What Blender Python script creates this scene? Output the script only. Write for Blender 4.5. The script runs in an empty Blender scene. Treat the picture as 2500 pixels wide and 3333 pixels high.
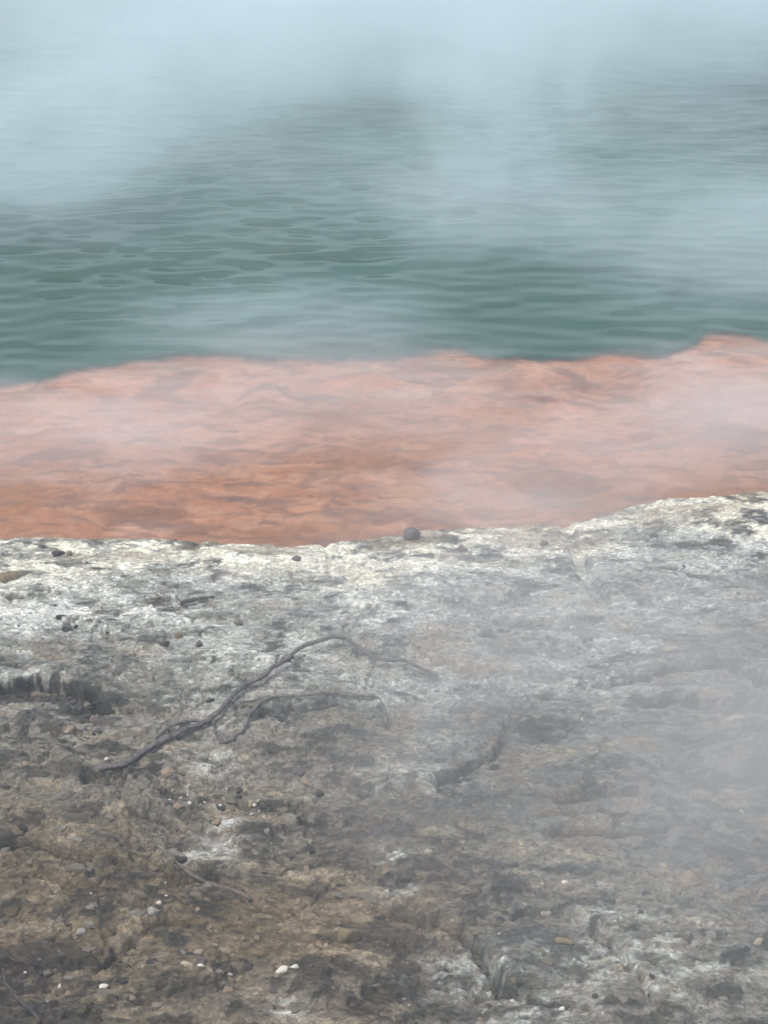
import bpy, bmesh, math, random
import numpy as np
from mathutils import Vector, noise as mnoise

C = bpy.context.scene.collection
sc = bpy.context.scene
R = math.radians

# ------------------------------------------------------------------ camera
CAM_H, PITCH, VFOV = 2.5, -29.0, 36.0
cd = bpy.data.cameras.new("camera"); cam = bpy.data.objects.new("camera", cd); C.objects.link(cam)
cam.location = (0, 0, CAM_H); cam.rotation_euler = (R(90 + PITCH), 0, 0)
cd.sensor_fit = 'VERTICAL'; cd.angle = R(VFOV); cd.clip_start = 0.05; cd.clip_end = 2000
sc.camera = cam
TH = math.tan(R(VFOV / 2))

# ------------------------------------------------------------------ light
w = bpy.data.worlds.new("World"); sc.world = w; w.use_nodes = True
nt = w.node_tree; bg = nt.nodes['Background']; bg.inputs['Strength'].default_value = 0.15
sky = nt.nodes.new('ShaderNodeTexSky'); sky.sky_type = 'NISHITA'; sky.sun_disc = False
SUN_EL, SUN_AZ = 70.0, -130.0          # azimuth from +Y (away from camera) towards +X
sky.sun_elevation = R(SUN_EL); sky.sun_rotation = R(SUN_AZ)
sky.air_density = 1.0; sky.dust_density = 5.0; sky.ozone_density = 1.5
nt.links.new(sky.outputs[0], bg.inputs['Color'])
sd = bpy.data.lights.new("sun", 'SUN'); sd.energy = 1.2; sd.angle = R(24); sd.color = (1, .98, .95)
sun = bpy.data.objects.new("sun", sd); C.objects.link(sun)
sv = Vector((math.sin(R(SUN_AZ)) * math.cos(R(SUN_EL)), math.cos(R(SUN_AZ)) * math.cos(R(SUN_EL)), math.sin(R(SUN_EL))))
sun.rotation_euler = sv.to_track_quat('Z', 'Y').to_euler(); sun.location = (0, 0, 30)
sc.view_settings.view_transform = 'Standard'; sc.view_settings.look = 'None'
sc.view_settings.gamma = 1; sc.view_settings.exposure = 0.53
cy = sc.cycles; cy.use_denoising = True
cy.max_bounces = 6; cy.diffuse_bounces = 2; cy.glossy_bounces = 2; cy.transmission_bounces = 2
cy.volume_bounces = 4; cy.transparent_max_bounces = 40
cy.volume_step_rate = 1.0; cy.volume_max_steps = 128

# ------------------------------------------------------------------ helpers
def plane_pt(fx, fy, z=0.0):
    """where the view ray through photo fraction (fx, fy) meets height z"""
    X = (fx - .5) * 2 * TH * .75; Y = (.5 - fy) * 2 * TH
    a = R(PITCH)
    dy = math.cos(a) - Y * math.sin(a); dz = math.sin(a) + Y * math.cos(a)
    t = (z - CAM_H) / dz
    return (X * t, dy * t)

rng = np.random.RandomState(7)
_T = rng.rand(256, 256)
def vnoise(x, y, seed=0):
    x = x + seed * 17.31; y = y + seed * 9.73
    xi = np.floor(x).astype(np.int64); yi = np.floor(y).astype(np.int64)
    fx = x - xi; fy = y - yi
    fx = fx * fx * fx * (fx * (fx * 6 - 15) + 10); fy = fy * fy * fy * (fy * (fy * 6 - 15) + 10)
    a = _T[xi & 255, yi & 255]; b = _T[(xi + 1) & 255, yi & 255]
    c = _T[xi & 255, (yi + 1) & 255]; d = _T[(xi + 1) & 255, (yi + 1) & 255]
    return (a * (1 - fx) + b * fx) * (1 - fy) + (c * (1 - fx) + d * fx) * fy
def fbm(x, y, octv=4, seed=0, gain=.5):
    s = 0; a = 1; tot = 0
    ca, sa = math.cos(.6), math.sin(.6)
    for i in range(octv):
        s = s + a * vnoise(x, y, seed + i * 3.7); tot += a; a *= gain
        x, y = (x * ca - y * sa) * 2.03, (x * sa + y * ca) * 2.03
    return s / tot                                     # 0..1
def sstep(a, b, x):
    t = np.clip((x - a) / (b - a), 0, 1); return t * t * (3 - 2 * t)
_W = rng.rand(5, 256, 256)
def worley(x, y, seed=0):
    """F1, F2-F1, per-cell random values, offset to cell point"""
    x = x + seed * 31.7; y = y + seed * 12.9
    xi = np.floor(x).astype(np.int64); yi = np.floor(y).astype(np.int64)
    f1 = np.full(x.shape, 9.); f2 = np.full(x.shape, 9.)
    r1 = np.zeros(x.shape); r2 = np.zeros(x.shape); ox = np.zeros(x.shape); oy = np.zeros(x.shape)
    for i in (-1, 0, 1):
        for j in (-1, 0, 1):
            a = (xi + i) & 255; b = (yi + j) & 255
            dx = xi + i + _W[0][a, b] - x; dy = yi + j + _W[1][a, b] - y
            d = dx * dx + dy * dy
            near = d < f1
            f2 = np.where(near, f1, np.minimum(f2, d)); f1 = np.where(near, d, f1)
            r1 = np.where(near, _W[2][a, b], r1); r2 = np.where(near, _W[3][a, b], r2)
            ox = np.where(near, dx, ox); oy = np.where(near, dy, oy)
    f1 = np.sqrt(f1); f2 = np.sqrt(f2)
    return f1, f2 - f1, r1, r2, ox, oy

def axis(lo, hi, step, far_lo, far_hi, grow=1.18):
    mid = list(np.arange(lo, hi + step * .5, step)); s = step; a = lo; pre = []
    while a > far_lo: s *= grow; a -= s; pre.append(a)
    s = step; b = mid[-1]; post = []
    while b < far_hi: s *= grow; b += s; post.append(b)
    return np.array(pre[::-1] + mid + post)

def grid_mesh(name, X, Y, Z, keep=None, cols=None, attrs=None, normals=None):
    ny, nx = X.shape
    idx = np.arange(nx * ny).reshape(ny, nx)
    q = np.stack([idx[:-1, :-1], idx[:-1, 1:], idx[1:, 1:], idx[1:, :-1]], -1).reshape(-1, 4)
    if keep is not None: q = q[keep.reshape(-1)]
    used = np.unique(q); remap = np.full(nx * ny, -1, np.int64); remap[used] = np.arange(len(used))
    q = remap[q]
    co = np.stack([X, Y, Z], -1).reshape(-1, 3)[used]
    me = bpy.data.meshes.new(name)
    me.vertices.add(len(co)); me.vertices.foreach_set('co', co.astype(np.float32).ravel())
    me.loops.add(len(q) * 4); me.loops.foreach_set('vertex_index', q.astype(np.int32).ravel())
    me.polygons.add(len(q)); me.polygons.foreach_set('loop_start', np.arange(0, len(q) * 4, 4, dtype=np.int32))
    me.update(calc_edges=True)
    me.polygons.foreach_set('use_smooth', np.ones(len(q), bool))
    if cols is not None:
        ca = me.color_attributes.new('tint', 'FLOAT_COLOR', 'POINT')
        rgba = np.ones((len(used), 4), np.float32); rgba[:, :3] = cols.reshape(-1, 3)[used]
        ca.data.foreach_set('color', rgba.ravel())
    for k, v in (attrs or {}).items():
        at = me.attributes.new(k, 'FLOAT', 'POINT'); at.data.foreach_set('value', v.reshape(-1)[used].astype(np.float32))
    if normals is not None:
        me.normals_split_custom_set_from_vertices(normals.reshape(-1, 3)[used].astype(np.float32))
    ob = bpy.data.objects.new(name, me); C.objects.link(ob)
    return ob

def tag(o, label=None, cat=None, group=None, kind=None):
    if label: o['label'] = label
    if cat: o['category'] = cat
    if group: o['group'] = group
    if kind: o['kind'] = kind
    return o

def srgb(r, g, b):
    return np.array([(c / 12.92 if c <= .04045 else ((c + .055) / 1.055) ** 2.4) for c in (r, g, b)])

class NT:
    def __init__(s, name):
        s.m = bpy.data.materials.new(name); s.m.use_nodes = True; s.t = s.m.node_tree; s.t.nodes.clear()
        s.out = s.t.nodes.new('ShaderNodeOutputMaterial')
    def n(s, typ, **kw):
        nd = s.t.nodes.new(typ)
        for k, v in kw.items():
            if k[0] == '_': setattr(nd, k[1:], v)
            else: nd.inputs[k.replace('__', ' ')].default_value = v
        return nd
    def l(s, a, b): s.t.links.new(a, b)
    def math(s, op, a, b=None, c=None):
        nd = s.t.nodes.new('ShaderNodeMath'); nd.operation = op
        for i, v in enumerate((a, b, c)):
            if v is None: continue
            if hasattr(v, 'is_linked'): s.l(v, nd.inputs[i])
            else: nd.inputs[i].default_value = v
        return nd.outputs[0]
    def maprange(s, v, a, b, c, d, interp='SMOOTHSTEP'):
        nd = s.t.nodes.new('ShaderNodeMapRange'); nd.interpolation_type = interp
        s.l(v, nd.inputs[0])
        for i, x in enumerate((a, b, c, d)): nd.inputs[i + 1].default_value = x
        return nd.outputs[0]

# ------------------------------------------------------------------ layout of the shore (read off the photograph, then in metres)
shore_f = [(-.6, .531), (-.2, .524), (0, .524), (.1, .523), (.2, .525), (.3, .529), (.38, .531), (.44, .530), (.5, .522), (.55, .516), (.65, .512),
           (.74, .510), (.78, .503), (.82, .492), (.88, .486), (.95, .482), (1, .480), (1.3, .470), (1.6, .474)]
edge_f = [(-.6, .40), (-.2, .385), (0, .377), (.06, .368), (.12, .359), (.2, .350), (.25, .346), (.31, .348), (.33, .353), (.36, .348), (.45, .351), (.52, .351),
          (.565, .342), (.605, .343), (.63, .350), (.68, .348), (.70, .352), (.74, .351), (.77, .343), (.81, .342), (.85, .346), (.87, .352),
          (.89, .338), (.93, .323), (.97, .325), (1.02, .335), (1.1, .33), (1.25, .32), (1.6, .31)]
sp = np.array([plane_pt(a, b, .035) for a, b in shore_f]); ep = np.array([plane_pt(a, b, 0.0) for a, b in edge_f])
_xs = np.linspace(-4, 4, 1601); _k = np.exp(-(np.arange(-30, 31) / 9.0) ** 2); _k /= _k.sum()
_ys = np.convolve(np.pad(np.interp(_xs, sp[:, 0], sp[:, 1]), 30, 'edge'), _k, 'valid'); _ye = np.convolve(np.pad(np.interp(_xs, ep[:, 0], ep[:, 1]), 30, 'edge'), _k, 'valid')
def y_shore(x): return np.interp(x, _xs, _ys)
def y_edge(x): return np.interp(x, _xs, _ye)
def base_z(x, y):
    d = y_shore(x) - y
    return .035 + .06 * np.clip(d, 0, 3.2) + .02 * np.clip(d - 3.2, 0, 60)
def at(fx, fy):
    """point of the bank seen at photo fraction (fx, fy), on the mean slope"""
    z = .05
    for _ in range(12):
        x, y = plane_pt(fx, fy, z); z = float(base_z(x, y))
    return x, y

# ------------------------------------------------------------------ the mud and sinter bank
gx = axis(-1.40, 1.45, .0024, -60, 60, 1.12)
rows = []
y = 1.95
while y < 5.55:
    rows.append(y); y += .0021 * (1 + (y - 1.95) * .38)
pre = []; s = .003; a = rows[0]
while a > -60: s *= 1.12; a -= s; pre.append(a)
gy = np.array(pre[::-1] + rows)
GX, GY = np.meshgrid(gx, gy)
fine = sstep(2.2, 1.5, np.abs(GX)) * sstep(1.2, 1.8, GY)     # little relief where the mesh is coarse
D = y_shore(GX) - GY + (fbm(GX * 6, GY * 6, 3, 11) - .5) * .045 + (fbm(GX * 30, GY * 30, 2, 13) - .5) * .010
DS = y_shore(GX) - GY

# domain warp so nothing follows a lattice
wx = (fbm(GX * 4, GY * 5, 3, 21) - .5) * .12 + (fbm(GX * 40, GY * 50, 2, 23) - .5) * .016
wy = (fbm(GX * 4, GY * 5, 3, 25) - .5) * .09 + (fbm(GX * 40, GY * 50, 2, 27) - .5) * .012
PX, PY = GX + wx, GY + wy

H = (fbm(PX * 1.7, PY * 2.0, 3, 1) - .5) * .10
# big crust plates with raised lips
f1, fe, ra, rb, ox, oy = worley(PX * 4.2, PY * 6.2, 2)
plate_col = ra.copy()
H += (ra - .5) * .015 + ox * (rb - .5) * .014 + oy * .006 - sstep(.05, 0, fe) * .004
f1, fe2, rc, rd, ox, oy = worley(PX * 13, PY * 22, 4)
H += (rc - .5) * .0110 * (.5 + rd) + oy * .003 - sstep(.10, 0, fe2) * .002
f1s, fe3, re, rf, ox3, oy3 = worley(PX * 42, PY * 66, 6)
_, _, _gr, _, _, _ = worley(GX * 95 + wx * 30, GY * 150 + wy * 30, 12)
H += (re - .5) * .0058 * (.3 + rd) + oy3 * .0012
H += (_gr - .5) * .0022 * (.3 + rf)
H += (fbm(GX * 24, GY * 34, 3, 31) - .5) * .006 + (fbm(GX * 110, GY * 140, 2, 37) - .5) * .0016
# terraced flaking on the lower left
tv = fbm(PX * 6, PY * 9, 3, 41) * 7
terr = (np.floor(tv) + sstep(.80, 1.0, tv - np.floor(tv)))
terr_amt = sstep(.35, 1.2, D) * (.5 + .5 * sstep(.4, -.6, GX))
H += (terr * .0065 - .0035 * np.exp(-((tv - np.floor(tv) - .72) / .07) ** 2)) * terr_amt
# pitted honeycomb areas
pitmask = sstep(.52, .62, fbm(GX * 3, GY * 3.4, 2, 51))
px_, py_ = at(.40, .72); pitmask = np.maximum(pitmask, np.exp(-(((GX - px_) / .28) ** 2 + ((GY - py_) / .17) ** 2) * 1.2))
g1, ge, ga, gb, _, _ = worley(PX * 36, PY * 40, 8)
pits = sstep(.36, .12, g1) * (ga > .35) * pitmask
H -= pits * .009
ampl = .45 + .55 * sstep(.05, .55, DS)
H *= ampl * (.70 + .35 * sstep(.2, -.5, GX) * sstep(.8, 1.8, DS))

# named ledges: polyline in photo fractions, drop toward the camera, half width of influence
LEDGES = [
 ([(-.08, .678), (0, .675), (.05, .672), (.09, .674), (.115, .684), (.145, .703)], .060, .10),
 ([(.325, .722), (.34, .708), (.38, .699), (.45, .693), (.49, .695), (.505, .716)], .034, .10),
 ([(.57, .778), (.572, .760), (.60, .750), (.63, .737), (.655, .716), (.675, .69)], .040, .10),
 ([(.45, .772), (.50, .777), (.565, .780)], .024, .07),
 ([(.77, .668), (.82, .656), (.87, .646), (.94, .643), (.97, .657), (1.06, .672)], .055, .10),
 ([(.83, .686), (.88, .678), (.95, .683), (1.05, .692)], .046, .08),
 ([(.72, .778), (.77, .768), (.83, .770), (.875, .787)], .046, .08),
 ([(.70, .796), (.76, .788), (.81, .788)], .030, .06),
 ([(.70, .808), (.76, .805), (.82, .807), (.88, .811)], .038, .07),
 ([(-.06, .835), (0, .830), (.03, .827), (.07, .834), (.10, .845), (.13, .850)], .050, .09),
 ([(.0, .865), (.05, .860), (.10, .868), (.16, .872)], .020, .05),
 ([(.165, .806), (.22, .807), (.25, .822)], .020, .05),
 ([(.20, .845), (.24, .855), (.31, .856), (.38, .848), (.44, .843)], .024, .07),
 ([(.36, .80), (.39, .806), (.43, .797), (.47, .80)], .020, .06),
 ([(.46, .880), (.52, .887), (.57, .897), (.61, .912), (.635, .935), (.65, .962), (.68, .965)], .046, .11),
 ([(.655, .902), (.69, .889), (.73, .887), (.77, .902), (.81, .925), (.835, .955), (.85, .995)], .030, .09),
 ([(.10, .955), (.15, .935), (.18, .912), (.27, .905)], .022, .06),
 ([(.18, .585), (.23, .582), (.28, .587)], .022, .06),
 ([(.06, .617), (.09, .608), (.13, .617), (.15, .628)], .026, .07),
 ([(.0, .715), (.04, .722), (.10, .718), (.14, .73)], .018, .06),
 ([(.0, .585), (.06, .578), (.13, .582)], .014, .06),
 ([(.30, .625), (.36, .622), (.41, .627)], .010, .05),
 ([(.13, .675), (.16, .655), (.2, .655), (.22, .67)], .014, .05),
 ([(.10, .780), (.11, .765), (.15, .762), (.17, .785)], .022, .05),
 ([(.63, .95), (.68, .975), (.75, .985)], .02, .06),
 ([(.60, .70), (.66, .67), (.72, .663)], .012, .06),
]
def seg_dist(P, A, B):
    ab = B - A; L2 = ab @ ab
    t = ((P[0] - A[0]) * ab[0] + (P[1] - A[1]) * ab[1]) / L2
    tc = np.clip(t, 0, 1)
    dx = P[0] - A[0] - tc * ab[0]; dy = P[1] - A[1] - tc * ab[1]
    d = np.sqrt(dx * dx + dy * dy)
    side = ab[0] * (P[1] - A[1]) - ab[1] * (P[0] - A[0])      # >0 on the left of the direction (away from camera)
    return d, side, tc
LX = GX + wx * .25 + (fbm(GX * 14, GY * 16, 2, 61) - .5) * .03 + (fbm(GX * 50, GY * 60, 2, 67) - .5) * .005
LY = GY + wy * .25 + (fbm(GX * 14, GY * 16, 2, 63) - .5) * .03 + (fbm(GX * 50, GY * 60, 2, 69) - .5) * .006
SH = np.zeros_like(H); SOIL = np.zeros_like(H)
for pts, drop, rad in LEDGES:
    W = np.array([at(*p) for p in pts])
    x0, x1 = W[:, 0].min() - 4 * rad, W[:, 0].max() + 4 * rad; y0, y1 = W[:, 1].min() - 4 * rad, W[:, 1].max() + 4 * rad
    ci = np.where((gx > x0) & (gx < x1))[0]; ri = np.where((gy > y0) & (gy < y1))[0]
    if not len(ci) or not len(ri): continue
    sl = (slice(ri[0], ri[-1] + 1), slice(ci[0], ci[-1] + 1))
    P = (LX[sl], LY[sl]); best = None
    n = len(W) - 1
    for k in range(n):
        d, sgn, tc = seg_dist(P, W[k], W[k + 1])
        u = (k + tc) / n
        if best is None: best = [d, np.sign(sgn), u]
        else:
            m = d < best[0]; best = [np.where(m, d, best[0]), np.where(m, np.sign(sgn), best[1]), np.where(m, u, best[2])]
    d, sg, u = best; s_ = d * sg
    taper = np.clip(np.minimum(u, 1 - u) * 6, 0, 1) ** .7
    fall = np.exp(-(d / rad) ** 2 * np.where(s_ > 0, 1.2, .35))
    step = np.tanh(s_ / .005) * .5
    vary = .45 + 1.1 * sstep(.3, .7, fbm(GX[sl] * 9, GY[sl] * 9, 2, 65)); bank = pts[0][0] == -.08; drop = drop * (1.0 if bank else .62); dh = (drop * step * fall - drop * (.5 if bank else 1.25) * vary * np.exp(-((s_ + .005) / (.005 + .003 * vary)) ** 2)) * taper
    H[sl] += dh
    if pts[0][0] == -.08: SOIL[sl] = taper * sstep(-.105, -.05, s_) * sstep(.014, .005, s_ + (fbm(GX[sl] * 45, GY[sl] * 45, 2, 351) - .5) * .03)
    SH[sl] += drop * taper * np.exp(-((s_ - .006) / .014) ** 2)
# fine wandering cracks in the crust
ck = np.exp(-((fbm(GX * 4.5 + wx * 3, GY * 6.5 + wy * 3, 4, 331) - .5) / .0045) ** 2) * sstep(.42, .55, fbm(GX * 3, GY * 3, 2, 333))
ck2 = np.exp(-((fbm(GX * 9 + wx * 3, GY * 13 + wy * 3, 4, 341) - .5) / .006) ** 2) * sstep(.45, .6, fbm(GX * 4, GY * 4, 2, 343))
H -= (ck * .009 + ck2 * .006) * sstep(.05, .3, DS)
# gully running down to the pool
for pts, dep in (([(.738, .508), (.75, .535), (.77, .562), (.785, .585)], .050), ([(.255, .515), (.257, .54)], .012), ([(.422, .53), (.428, .555)], .012)):
    W = np.array([at(*p) for p in pts]); best = None
    for k in range(len(W) - 1):
        d, sgn, tc = seg_dist((LX, LY), W[k], W[k + 1]); best = d if best is None else np.minimum(best, d)
    H -= dep * np.exp(-(best / .017) ** 2)

Z = base_z(GX, GY) + H * fine + (fbm(GX * .5, GY * .5, 3, 71) - .5) * .25 * (1 - fine)
Z = np.maximum(Z, .012 + .004 * fbm(GX * 40, GY * 40, 2, 3))
# broken lip at the waterline, then down under the water
wall = sstep(.012, -.012, D)
Z = Z * (1 - wall) + (-.09) * wall
YS = GY - SH * .35 * fine          # lips lean out over the hollow below them
XS = GX + (fbm(GX * 60, GY * 60, 2, 5) - .5) * .004

# --- real colours of the mud, sinter and mineral crusts
def blob(fx, fy, rx, ry, n=1.0):
    x, y = at(fx, fy)
    return np.exp(-(((GX - x) / rx) ** 2 + ((GY - y) / ry) ** 2) * n)
n1 = fbm(PX * 3.2, PY * 5, 4, 81); n2 = fbm(PX * 11, PY * 20, 4, 83); n3 = fbm(GX * 40, GY * 70, 3, 85); n4 = fbm(PX * 2.2, PY * 3, 3, 87)
f4, fe4, rg, rh, _, _ = worley(GX * 95 + wx * 30, GY * 150 + wy * 30, 12)
fleck = fbm(PX * 60, PY * 120, 2, 91)
taupe, olive, ochre, dark, tan = srgb(.41, .375, .33), srgb(.32, .29, .24), srgb(.40, .345, .265), srgb(.19, .18, .165), srgb(.52, .47, .405)
cream, white, ash, slate = srgb(.84, .81, .74), srgb(.77, .77, .76), srgb(.58, .578, .565), srgb(.32, .315, .305)
def mix(a, b, t): return a + (b - a) * t[..., None]
col = np.ones(GX.shape + (3,)) * taupe
col = mix(col, ochre, sstep(.46, .62, n4) * sstep(.8, 1.7, DS) * .75)
col = mix(col, olive, sstep(.45, .6, n1) * sstep(.8, 1.9, DS) * .85)
col = mix(col, srgb(.50, .495, .475), sstep(1.8, 1.0, DS) * .65)
col = mix(col, srgb(.46, .458, .445), sstep(-.1, .45, GX) * .75)
col = mix(col, tan, sstep(.55, .70, n2) * .6)
col = mix(col, dark, sstep(.55, .72, 1 - n2 + (rc - .5) * .35 + (re - .5) * .2) * .8)
col = mix(col, dark, sstep(.50, .62, n3 * .5 + re * .5) * sstep(.50, .62, fbm(PX * 5, PY * 8, 3, 93)) * .8)
col = mix(col, slate, sstep(.50, .66, fbm(PX * 2.4, PY * 3.3, 3, 95)) * .55 * sstep(-.6, .5, GX))
# grey-white mineral film: heavy by the water, breaking up inland
film = sstep(1.25, .24, DS + (n1 - .5) * 1.1 + (n2 - .5) * .5)
film = np.clip(film * .9, 0, 1)
for b in ((.01, .642, .10, .06), (.19, .665, .14, .05), (.23, .692, .12, .03), (.32, .635, .18, .16), (.36, .66, .14, .12), (.27, .756, .06, .05), (.29, .75, .05, .03),
          (.28, .835, .09, .05), (.52, .842, .06, .06), (.52, .87, .05, .03), (.61, .95, .16, .07), (.87, .945, .24, .12), (.70, .985, .14, .05), (.38, .99, .04, .03),
          (.57, .73, .10, .07), (.30, .81, .04, .03), (.80, .90, .10, .06), (.55, .76, .14, .07), (.70, .93, .05, .05), (.37, .735, .05, .03)):
    film = np.maximum(film, blob(*b) * .56 * sstep(.40, .62, n2 * .4 + n3 * .6))
for b in ((.16, .64, .20, .14), (.10, .73, .30, .14), (.05, .66, .05, .02), (.42, .725, .22, .13)):
    film = film * (1 - .8 * blob(*b))
film = np.clip(film, 0, 1)
col = mix(col, ash, film * sstep(.30, .52, n3 * .5 + n2 * .5))
col = mix(col, white, film ** 1.3 * sstep(.46, .57, n2 * .6 + fleck * .25 + rg * .15))
# cream sinter rim
rim = sstep(.42, .10, DS + (n1 - .5) * .55) * (.55 + .45 * sstep(.35, .6, n4))
col = mix(col, cream, rim * sstep(.40, .50, n2 * .65 + fleck * .15 + re * .2))
col = mix(col, slate, rim * sstep(.60, .72, 1 - (n3 * .5 + n2 * .3 + rf * .2)) * .85)
col = mix(col, srgb(.50, .45, .38), sstep(.5, .62, fbm(PX * 5, PY * 16, 3, 99)) * sstep(.3, .05, DS) * .6)
# flake to flake variation
col *= (1 + (rg - .5)[..., None] * .12 + (re - .5)[..., None] * .30 + (rc - .5)[..., None] * .25 + (plate_col - .5)[..., None] * .12)
# soot-black rotten soil bank on the left and litter corner
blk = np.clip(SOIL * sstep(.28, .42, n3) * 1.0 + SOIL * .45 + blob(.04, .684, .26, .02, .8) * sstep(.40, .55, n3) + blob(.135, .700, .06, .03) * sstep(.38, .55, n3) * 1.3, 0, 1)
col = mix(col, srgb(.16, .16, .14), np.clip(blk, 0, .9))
blk = blob(.02, .955, .10, .09) * sstep(.38, .52, n3)
col = mix(col, srgb(.15, .14, .135), np.clip(blk, 0, .85))
col = mix(col, srgb(.55, .45, .37), blob(.01, .925, .05, .04) * .15)
col = mix(col, srgb(.60, .55, .30), blob(.30, .505, .1, .02) * .0 * n2)
col = np.clip(col * np.array([.955, 1.0, .935]), .01, .9)

g = NT('mud_and_sinter')
bs = g.n('ShaderNodeBsdfPrincipled', Roughness=.82); bs.inputs['Specular IOR Level'].default_value = .35
ca = g.n('ShaderNodeVertexColor', _layer_name='tint'); tc = g.n('ShaderNodeTexCoord')
na = g.n('ShaderNodeTexNoise', Scale=260., Detail=4., Roughness=.65); g.l(tc.outputs['Object'], na.inputs['Vector'])
mp = g.n('ShaderNodeMapping'); mp.inputs['Scale'].default_value = (90, 170, 90); g.l(tc.outputs['Object'], mp.inputs['Vector'])
nb = g.n('ShaderNodeTexNoise', Scale=1., Detail=5., Roughness=.6, Distortion=.8); g.l(mp.outputs[0], nb.inputs['Vector'])
wn_ = g.n('ShaderNodeTexNoise', Scale=35., Detail=3.); g.l(tc.outputs['Object'], wn_.inputs['Vector'])
vs = g.n('ShaderNodeVectorMath', _operation='SCALE'); vs.inputs['Scale'].default_value = .03; g.l(wn_.outputs['Color'], vs.inputs[0])
va = g.n('ShaderNodeVectorMath', _operation='ADD'); g.l(tc.outputs['Object'], va.inputs[0]); g.l(vs.outputs[0], va.inputs[1])
def flakes(sc_, rnd=1.0):
    m_ = g.n('ShaderNodeMapping'); m_.inputs['Scale'].default_value = sc_; g.l(va.outputs[0], m_.inputs[0])
    v_ = g.n('ShaderNodeTexVoronoi', Scale=1.0); g.l(m_.outputs[0], v_.inputs['Vector'])
    sx = g.n('ShaderNodeSeparateColor'); g.l(v_.outputs['Color'], sx.inputs[0]); return sx.outputs[0]
fa = flakes((75, 120, 150)); fb = flakes((150, 210, 260)); fcc = flakes((30, 48, 70))
mm = g.n('ShaderNodeMix', _data_type='RGBA', _blend_type='MULTIPLY'); mm.inputs['Factor'].default_value = 1
g.l(ca.outputs[0], mm.inputs['A'])
v1 = g.math('MULTIPLY', g.maprange(nb.outputs[0], .3, .7, .82, 1.18, 'LINEAR'), g.maprange(fa, 0, 1, .64, 1.36, 'LINEAR'))
v1 = g.math('MULTIPLY', v1, g.maprange(fb, 0, 1, .78, 1.22, 'LINEAR')); v1 = g.math('MULTIPLY', v1, g.maprange(fcc, 0, 1, .80, 1.20, 'LINEAR'))
cc = g.n('ShaderNodeCombineColor'); [g.l(v1, cc.inputs[i]) for i in range(3)]
g.l(cc.outputs[0], mm.inputs['B']); g.l(mm.outputs['Result'], bs.inputs['Base Color'])
bu = g.n('ShaderNodeBump', Strength=.9, Distance=.0032)
ad = g.math('ADD', g.math('MULTIPLY', na.outputs[0], .5), g.math('ADD', g.math('MULTIPLY', fa, .55), g.math('ADD', g.math('MULTIPLY', fb, .35), g.math('MULTIPLY', fcc, .9))))
g.l(ad, bu.inputs['Height']); g.l(bu.outputs[0], bs.inputs['Normal'])
rr = g.maprange(nb.outputs[0], .3, .7, .65, .95, 'LINEAR'); g.l(rr, bs.inputs['Roughness'])
g.l(bs.outputs[0], g.out.inputs['Surface'])
keepf = (D[:-1, :-1] > -.06) 
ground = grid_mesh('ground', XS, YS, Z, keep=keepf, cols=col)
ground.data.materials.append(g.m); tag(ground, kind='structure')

def ground_z(x, y):
    i = int(np.clip(np.searchsorted(gx, x), 2, len(gx) - 3)); j = int(np.clip(np.searchsorted(gy, y), 2, len(gy) - 3))
    return float(Z[j - 2:j + 3, i - 2:i + 3].mean())

# ------------------------------------------------------------------ orange shelf under the shallow water
bx = axis(-2.3, 2.6, .007, -60, 60, 1.15); by = axis(3.9, 7.4, .007, 3.0, 90, 1.15)
BX, BY = np.meshgrid(bx, by)
bd = BY - y_shore(BX)
be = y_edge(BX) - BY - (fbm(BX * 14, BY * 14, 3, 201) - .5) * .09
qx = BX + (fbm(BX * 4, BY * 5, 3, 203) - .5) * .3; qy = BY + (fbm(BX * 4, BY * 5, 3, 205) - .5) * .22
m1 = fbm(qx * 2.2, qy * 4.5, 4, 207); m2 = fbm(qx * 8, qy * 15, 4, 209); m3 = fbm(BX * 34, BY * 50, 3, 211)
b1, bee, bra, brb, _, boy = worley(qx * 6, qy * 11, 10)
BZ = -.028 - .012 * np.clip(bd, 0, 2) + (m1 - .5) * .03 + (bra - .5) * .010 + (m2 - .5) * .020 + (m3 - .5) * .006
BZ = np.minimum(BZ, -.008)
rimf = sstep(.35, .02, be); BZ = BZ * (1 - rimf) + (-.015 + (BZ + .05) * .05) * rimf
BZ = np.minimum(BZ, -.008)
drop = sstep(-.18, -.40, be); BZ = BZ * (1 - drop) + (-.75) * drop
org, org2, rust, pink = srgb(.80, .60, .46), srgb(.75, .525, .37), srgb(.50, .355, .27), srgb(.86, .69, .60)
bcol = np.ones(BX.shape + (3,)) * org
bcol = mix(bcol, org2, sstep(.42, .60, m2)); bcol = mix(bcol, pink, sstep(.50, .66, fbm(qx * 3, qy * 6, 3, 221)) * .7)
bcol = mix(bcol, rust, sstep(.55, .72, fbm(qx * 5, qy * 13, 4, 223)) * .6)
bcol = mix(bcol, srgb(.50, .35, .28), sstep(.60, .70, fbm(BX * 10, BY * 34, 3, 225)) * .5)
bcol = mix(bcol, srgb(.68, .46, .26), sstep(.55, .7, fbm(qx * 2.5, qy * 5, 3, 227)) * .6)
bcol *= (1 + (m3 - .5)[..., None] * .35 + (fbm(BX * 70, BY * 120, 2, 229) - .5)[..., None] * .45 + (bra - .5)[..., None] * .15)
o = NT('orange_antimony_mud')
ob_ = o.n('ShaderNodeBsdfPrincipled', Roughness=.9); oc = o.n('ShaderNodeVertexColor', _layer_name='tint'); o.l(oc.outputs[0], ob_.inputs['Base Color'])
ot = o.n('ShaderNodeTexCoord'); on = o.n('ShaderNodeTexNoise', Scale=60., Detail=5.); o.l(ot.outputs['Object'], on.inputs['Vector'])
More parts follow.
